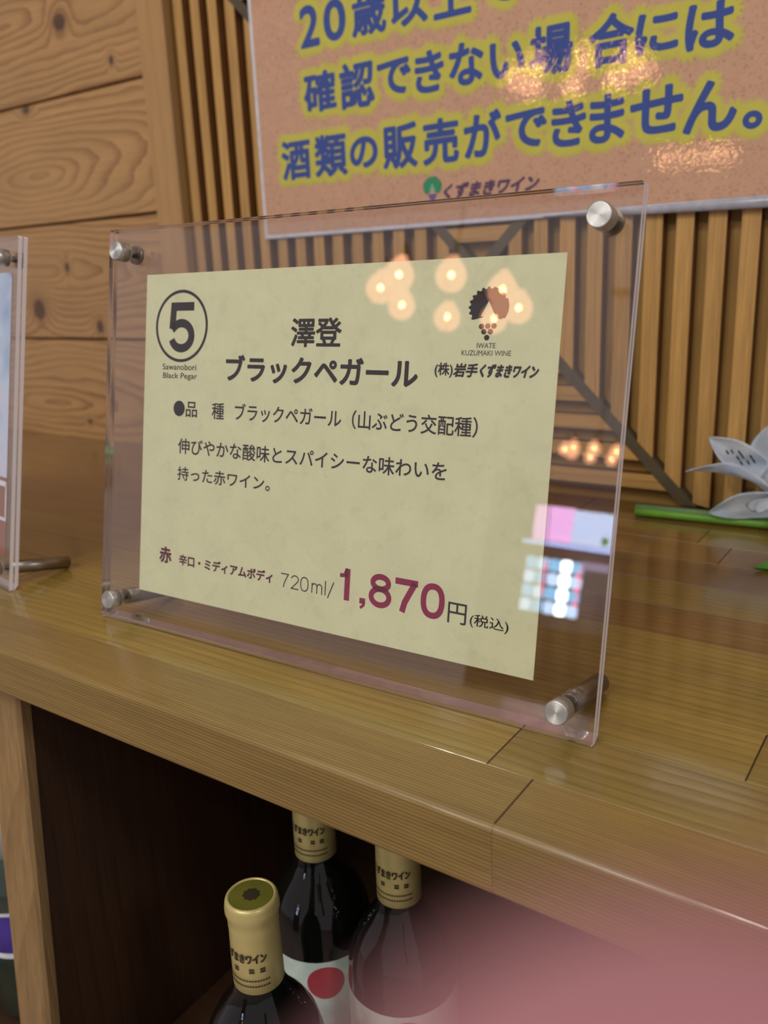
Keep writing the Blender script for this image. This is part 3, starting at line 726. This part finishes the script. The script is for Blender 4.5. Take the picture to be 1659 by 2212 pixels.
bottle(-.2760, .3916, 'dark wine bottle on the right, half veiled by the pink fingertip', -1.20)
# neighbour compartment
root = empty('wine_bottle', (-.664, .345, ZB+.0002)); tag(root, 'green bottle with purple label left of the cabinet upright', 'bottle')
obj('bottle_body', lathe([(0, .006), (.034, .0), (.038, .004), (.038, .125), (.034, .140), (.022, .156), (.0150, .166), (.0140, .20), (0, .20)], 56), M_GLASSG, root, True)
obj('capsule', lathe([(.0200, .158), (.0240, .160), (.0240, .186), (.018, .198), (0, .2)], 48), M_GREYC, root, True)
for nm, z0, z1, r, mt in (('purple_label', .071, .1155, .0383, M_PURPLE), ('label_border', .1130, .1165, .0385, M_WHITEB), ('label_border', .0690, .0745, .0385, M_WHITEB)):
    obj(nm, lathe([(r, z0), (r, z1)], 56, cap=False), mt, root, True)

# ------------------------------------------------------------------ lily on the counter
M_PETAL = None
t = NT('petal'); tc = t.n('ShaderNodeTexCoord'); nz = t.noise(tc.outputs['Object'], 60, 3)
t.bsdf(t.ramp(nz, [(.3, srgb(206, 220, 238)), (.7, srgb(236, 244, 254))]), .6, bump=nz, bstr=.1); M_PETAL = t.m
M_SPOT = plain('petal_spot', srgb(70, 62, 82), .6); M_STEM = plain('stem_green', srgb(104, 158, 44), .45, nscale=80); M_STEM2 = plain('stem_grey_green', srgb(96, 134, 92), .6)
M_LEAF = plain('leaf_green', srgb(120, 190, 84), .5, nscale=40); M_STAMEN = plain('stamen', srgb(214, 208, 160), .6)
lily = empty('lily', (-.125, .745, 0)); tag(lily, 'white artificial lily with spotted petals lying by the slatted wall', 'flower')
bpy.context.view_layer.update()
def lpart(name, bm, mt, smooth=True, parent=None):
    o = obj(name, bm, mt, None, smooth); o.parent = parent or lily
    if parent is None: o.matrix_parent_inverse = Matrix.Translation((.125, -.745, 0))
    return o
def petal_bm(base, tip, width, side, bulge, n=14, mw=8, pt=.55, cup=.25):
    base, tip, side = Vector(base), Vector(tip), Vector(side).normalized(); ax = tip-base
    nrm = ax.normalized().cross(side).normalized(); b = bmesh.new(); g_ = []
    for i in range(n+1):
        u = i/n; w = width*(math.sin(math.pi*min(1, u**.8*.93+.07))**pt) * (1 if u < .6 else 1-.45*((u-.6)/.4)**2)
        if i == n: w = width*.02
        row = []
        for j in range(mw+1):
            v = 2*j/mw-1
            p = base + ax*u + nrm*(bulge*math.sin(math.pi*u*.9)) + side*(v*w/2) + nrm*(-cup*w*(v*v)*.5) + nrm*(.0012*math.sin(9*u+3*v)) + nrm*(.0010 if j == mw//2 else 0)
            row.append(b.verts.new(p))
        g_.append(row)
    for i in range(n):
        for j in range(mw): b.faces.new((g_[i][j], g_[i+1][j], g_[i+1][j+1], g_[i][j+1]))
    bmesh.ops.solidify(b, geom=b.faces[:], thickness=.0006); return b, (lambda u, v: base+ax*u+nrm*(bulge*math.sin(math.pi*u*.9))+side*(v*width/2)+nrm*(-cup*width*(v*v)*.5), nrm)
CT = (-.128, .762, .036)
b, (pf, nn) = petal_bm((-.139, .760, .050), (-.1840, .750, .0785), .0255, (.55, .1, .85), -.003); ul = lpart('petal', b, M_PETAL)
b = bmesh.new()
for u, v in ((.55, .0), (.45, .25), (.38, .1), (.28, .45), (.42, -.2), (.25, -.1), (.2, .25), (.6, -.25), (.33, -.4)):
    p = pf(u, v*.8) - Vector((0, .0022, 0)); q = p + Vector((-.0022, 0, .0032)); s_ = Vector((.00055, 0, .0003))
    b.faces.new([b.verts.new(k) for k in (p-s_, p+s_, q+s_, q-s_)])
bmesh.ops.solidify(b, geom=b.faces[:], thickness=.0003)
o = obj('spots', b, M_SPOT, None); o.parent = ul
lpart('petal', petal_bm((-.122, .742, .030), (-.1985, .735, .0470), .0200, (.15, -.75, .55), .012, cup=-.5)[0], M_PETAL)
lpart('petal', petal_bm((-.126, .768, .040), (-.1380, .770, .0900), .046, (1, 0, .1), .003)[0], M_PETAL)
lpart('petal', petal_bm((-.118, .748, .030), (-.1790, .742, .0130), .0260, (-.25, -.3, .9), .004)[0], M_PETAL)
lpart('petal', petal_bm((-.120, .742, .028), (-.1300, .690, .0300), .034, (1, 0, .2), .010)[0], M_PETAL)
lpart('petal', petal_bm((-.112, .765, .036), (-.060, .765, .064), .032, (-.3, 0, 1), .004)[0], M_PETAL)
lpart('petal', petal_bm((-.110, .752, .030), (-.058, .735, .016), .030, (.2, -.3, 1), .004)[0], M_PETAL)
for dx, dz in ((-.006, .018), (0, .02), (.006, .017), (.003, .013)): lpart('stamen', tube([(-.126, .758, .034), (-.126+dx*.6, .748, .034+dz*.6), (-.126+dx, .742, .034+dz)], [.0009, .0008, .0014], 8), M_STAMEN)
lpart('stem', tube([(-.2440, .7470, .0050), (-.20, .7505, .0050), (-.1347, .7560, .0048), (-.06, .752, .005), (.05, .74, .0052)], .0036, 12), M_STEM)
lpart('stem', tube([(-.2480, .7600, .0052), (-.19, .7640, .0055), (-.12, .7700, .0056), (-.05, .768, .006), (.02, .75, .0085)], .0034, 12), M_STEM2)
lpart('leaf', petal_bm((-.055, .700, .006), (-.1195, .6450, .0040), .026, (-.6, .75, .25), .004, cup=.2)[0], M_LEAF)
lpart('leaf_stalk', tube([(.02, .742, .006), (-.03, .72, .006), (-.058, .702, .006)], .0016, 8), M_STEM)

# ------------------------------------------------------------------ the photographer's hand, one fingertip over the lens
t = NT('skin'); tc = t.n('ShaderNodeTexCoord'); nz = t.noise(tc.outputs['Object'], 300, 4)
t.bsdf(t.mix(t.mapr(nz, .3, .7), srgb(172, 118, 130), srgb(184, 132, 142)), .55, bump=nz, bstr=.1)
t.t.nodes['Principled BSDF'].inputs['Subsurface Weight'].default_value = .0
M_SKIN = t.m
M_NAIL = plain('nail', srgb(222, 170, 164), .3)
def hand():
    # local frame: R right, U up, B towards the viewer (behind the lens), origin at the lens
    L = lambda r, u, bck: CAMP + RX*r + UX*u - FX*bck
    verts = []; edges = []; rad = []
    def add(p, r, parent=None):
        verts.append(p); rad.append(r); i = len(verts)-1
        if parent is not None: edges.append((parent, i))
        return i
    wrist = add(L(.085, -.185, .060), .026)
    palm = add(L(.070, -.140, .050), .031, wrist)
    arm = add(L(.110, -.270, .090), .032, wrist); arm2 = add(L(.150, -.370, .130), .037, arm)
    def finger(base, pts, r):
        k = add(base, r[0]*1.1, palm)
        for p, q in zip(pts, r): k = add(p, q, k)
    # index finger reaching up in front of the lens: tip 20 mm before it
    finger(L(.044, -.104, .022), [L(.030, -.066, -.012), L(.017, -.042, -.0165), L(.0060, -.0160, -.0140), L(.0052, -.0072, -.0136)], [.0100, .0098, .0094, .0088])
    finger(L(.056, -.100, .012), [L(.050, -.066, -.030), L(.052, -.070, -.054), L(.058, -.084, -.058)], [.0092, .0085, .0078, .006])
    finger(L(.074, -.102, .012), [L(.074, -.070, -.024), L(.076, -.076, -.046), L(.080, -.090, -.050)], [.009, .008, .0074, .006])
    finger(L(.090, -.108, .018), [L(.094, -.082, -.010), L(.096, -.088, -.028), L(.098, -.100, -.032)], [.0082, .0072, .0066, .0055])
    finger(L(.040, -.150, .052), [L(.016, -.130, .048), L(.002, -.108, .042), L(-.004, -.094, .038)], [.0125, .0105, .0095, .0075])
    me = bpy.data.meshes.new('hand'); me.from_pydata([tuple(v) for v in verts], edges, []); 
    o = bpy.data.objects.new('hand', me); COL.objects.link(o)
    bpy.context.view_layer.objects.active = o
    sk = o.modifiers.new('skin', 'SKIN')
    for v, r in zip(me.skin_vertices[0].data, rad): v.radius = (r, r); 
    me.skin_vertices[0].data[0].use_root = True
    sk.use_smooth_shade = True; sk.branch_smoothing = .3
    sb = o.modifiers.new('sub', 'SUBSURF'); sb.levels = 2; sb.render_levels = 2
    dg = bpy.context.evaluated_depsgraph_get(); nm = bpy.data.meshes.new_from_object(o.evaluated_get(dg))
    bpy.data.objects.remove(o); bpy.data.meshes.remove(me)
    nm.name = 'hand'; h = bpy.data.objects.new('hand', nm); COL.objects.link(h); nm.materials.clear(); nm.materials.append(M_SKIN)
    for f in nm.polygons: f.use_smooth = True
    tag(h, 'hand whose blurred pink fingertip covers the lower right corner', 'hand')
    return h
_h = hand()

# ------------------------------------------------------------------ behind the photographer: lamps and the lit case mirrored in the acrylic
t = NT('bulb_glass'); e_ = t.n('ShaderNodeEmission'); e_.inputs[0].default_value = (1.0, .46, .26, 1); e_.inputs[1].default_value = 6.0
lw = t.n('ShaderNodeLayerWeight'); lw.inputs[0].default_value = .35
tr = t.n('ShaderNodeBsdfTransparent'); mx = t.n('ShaderNodeMixShader'); mx.inputs[0].default_value = .72
t.l(tr.outputs[0], mx.inputs[1]); t.l(e_.outputs[0], mx.inputs[2]); t.l(mx.outputs[0], t.out.inputs[0]); M_BULB = t.m
M_FIL = emit('filament', (1.0, .62, .22, 1), 170)
M_BRONZE = metal('bronze', srgb(96, 76, 52), .4)
def chandelier(cx, cy, cz, R, n, br, label, ph=0.0):
    root = empty('chandelier', (cx, cy, cz)); tag(root, label, 'lamp', 'chandeliers behind the photographer')
    obj('stem', tube([(0, 0, .04), (0, 0, CEIL-cz-.02)], .006, 8), M_BRONZE, root)
    obj('canopy', lathe([(0, CEIL-cz-.03), (.05, CEIL-cz-.028), (.055, CEIL-cz-.0005), (0, CEIL-cz-.0005)], 24), M_BRONZE, root, True)
    obj('hub', lathe([(0, .02), (.03, .04), (.025, .08), (0, .09)], 20), M_BRONZE, root, True)
    for k in range(n):
        a = 2*math.pi*k/n+ph; d = Vector((math.cos(a), math.sin(a), 0))
        obj('arm', tube([Vector((0, 0, .06))+d*.02, d*R*.5+Vector((0, 0, .03)), d*R*.9+Vector((0, 0, .07)), d*R+Vector((0, 0, .10)), d*R+Vector((0, 0, br*1.15))], .005, 8), M_BRONZE, root)
        p = [(.0, -br), (br*.5, -br*.87), (br*.87, -br*.5), (br, 0), (br*.92, br*.42), (br*.66, br*.85), (br*.36, br*1.15), (br*.28, br*1.35), (0, br*1.36)]
        bl = obj('bulb', lathe(p, 28), M_BULB, root, True, loc=d*R)
        obj('filament', lathe([(0, -br*.12), (br*.17, 0), (br*.1, br*.30), (0, br*.34)], 14), M_FIL, bl, True)
chandelier(-1.273, -1.50, .862, .214, 8, .045, 'eight-bulb chandelier mirrored as warm globes in the price card stand', .3)
chandelier(-1.66, -4.40, .86, .20, 9, .040, 'farther chandelier mirrored as a small warm cluster beside the card')
# lit chiller case
M_CASE = plain('case_frame', srgb(80, 70, 74), .5)
case = empty('display_case', (-1.10, -2.6, FLOOR)); tag(case, 'lit display case mirrored pink and blue in the price card stand', 'display case')
bpy.context.view_layer.update()
def kp(name, bm, mt, smooth=False):
    o = obj(name, bm, mt, None, smooth); o.parent = case; o.matrix_parent_inverse = Matrix.Translation((1.10, 2.6, -FLOOR)); return o
kp('case_body', box(-1.40, -.78, -2.95, -2.62, FLOOR, .46), M_CASE)
kp('case_base', box(-1.40, -.78, -2.62, -2.38, FLOOR, -.12), M_CASE)
kp('case_side', box(-1.42, -1.40, -2.95, -2.38, FLOOR, .46), M_CASE)
kp('lit_panel', box(-1.235, -1.085, -2.43, -2.40, .205, .34), emit('panel_pink', srgb(236, 178, 240), 7))
kp('lit_panel', box(-1.080, -.925, -2.43, -2.40, .205, .335), emit('panel_blue', srgb(186, 208, 246), 7))
kp('green_mark', box(-.960, -.935, -2.40, -2.398, .215, .245), emit('panel_green', srgb(30, 150, 90), 4.0))
kp('shelf_light', box(-1.27, -.92, -2.42, -2.40, .188, .200), emit('tube_blue', srgb(170, 196, 255), 8))
bw = emit('goods_white_glow', srgb(190, 220, 255), 8.0); bc = emit('goods_cyan_glow', srgb(130, 196, 240), 7.0); bh = emit('goods_bright_glow', srgb(225, 245, 255), 22); br_ = emit('goods_red_glow', srgb(255, 70, 110), 9)  # goods glow by themselves, standing in for light inside the case
rnd = random.Random(3)
for cxk in range(5):
    for rz in range(4):
        xx = -1.235+cxk*.047; zz = -.075+rz*.055
        mt = bh if cxk == 3 else (bc if (cxk+rz) % 2 else bw)
        kp('can', lathe([(0, 0), (.020, .003), (.021, .040), (.016, .048), (0, .048)], 20, M=Matrix.Translation((xx+.01, -2.41, zz))), mt, True)
kp('red_strip', box(-1.035, -1.020, -2.40, -2.395, -.03, .13), br_)
kp('red_strip', box(-1.17, -1.160, -2.40, -2.395, -.01, .13), br_)
kp('pale_strip', box(-1.02, -.92, -2.42, -2.40, .115, .145), emit('strip_pale', srgb(200, 190, 230), 2.5))
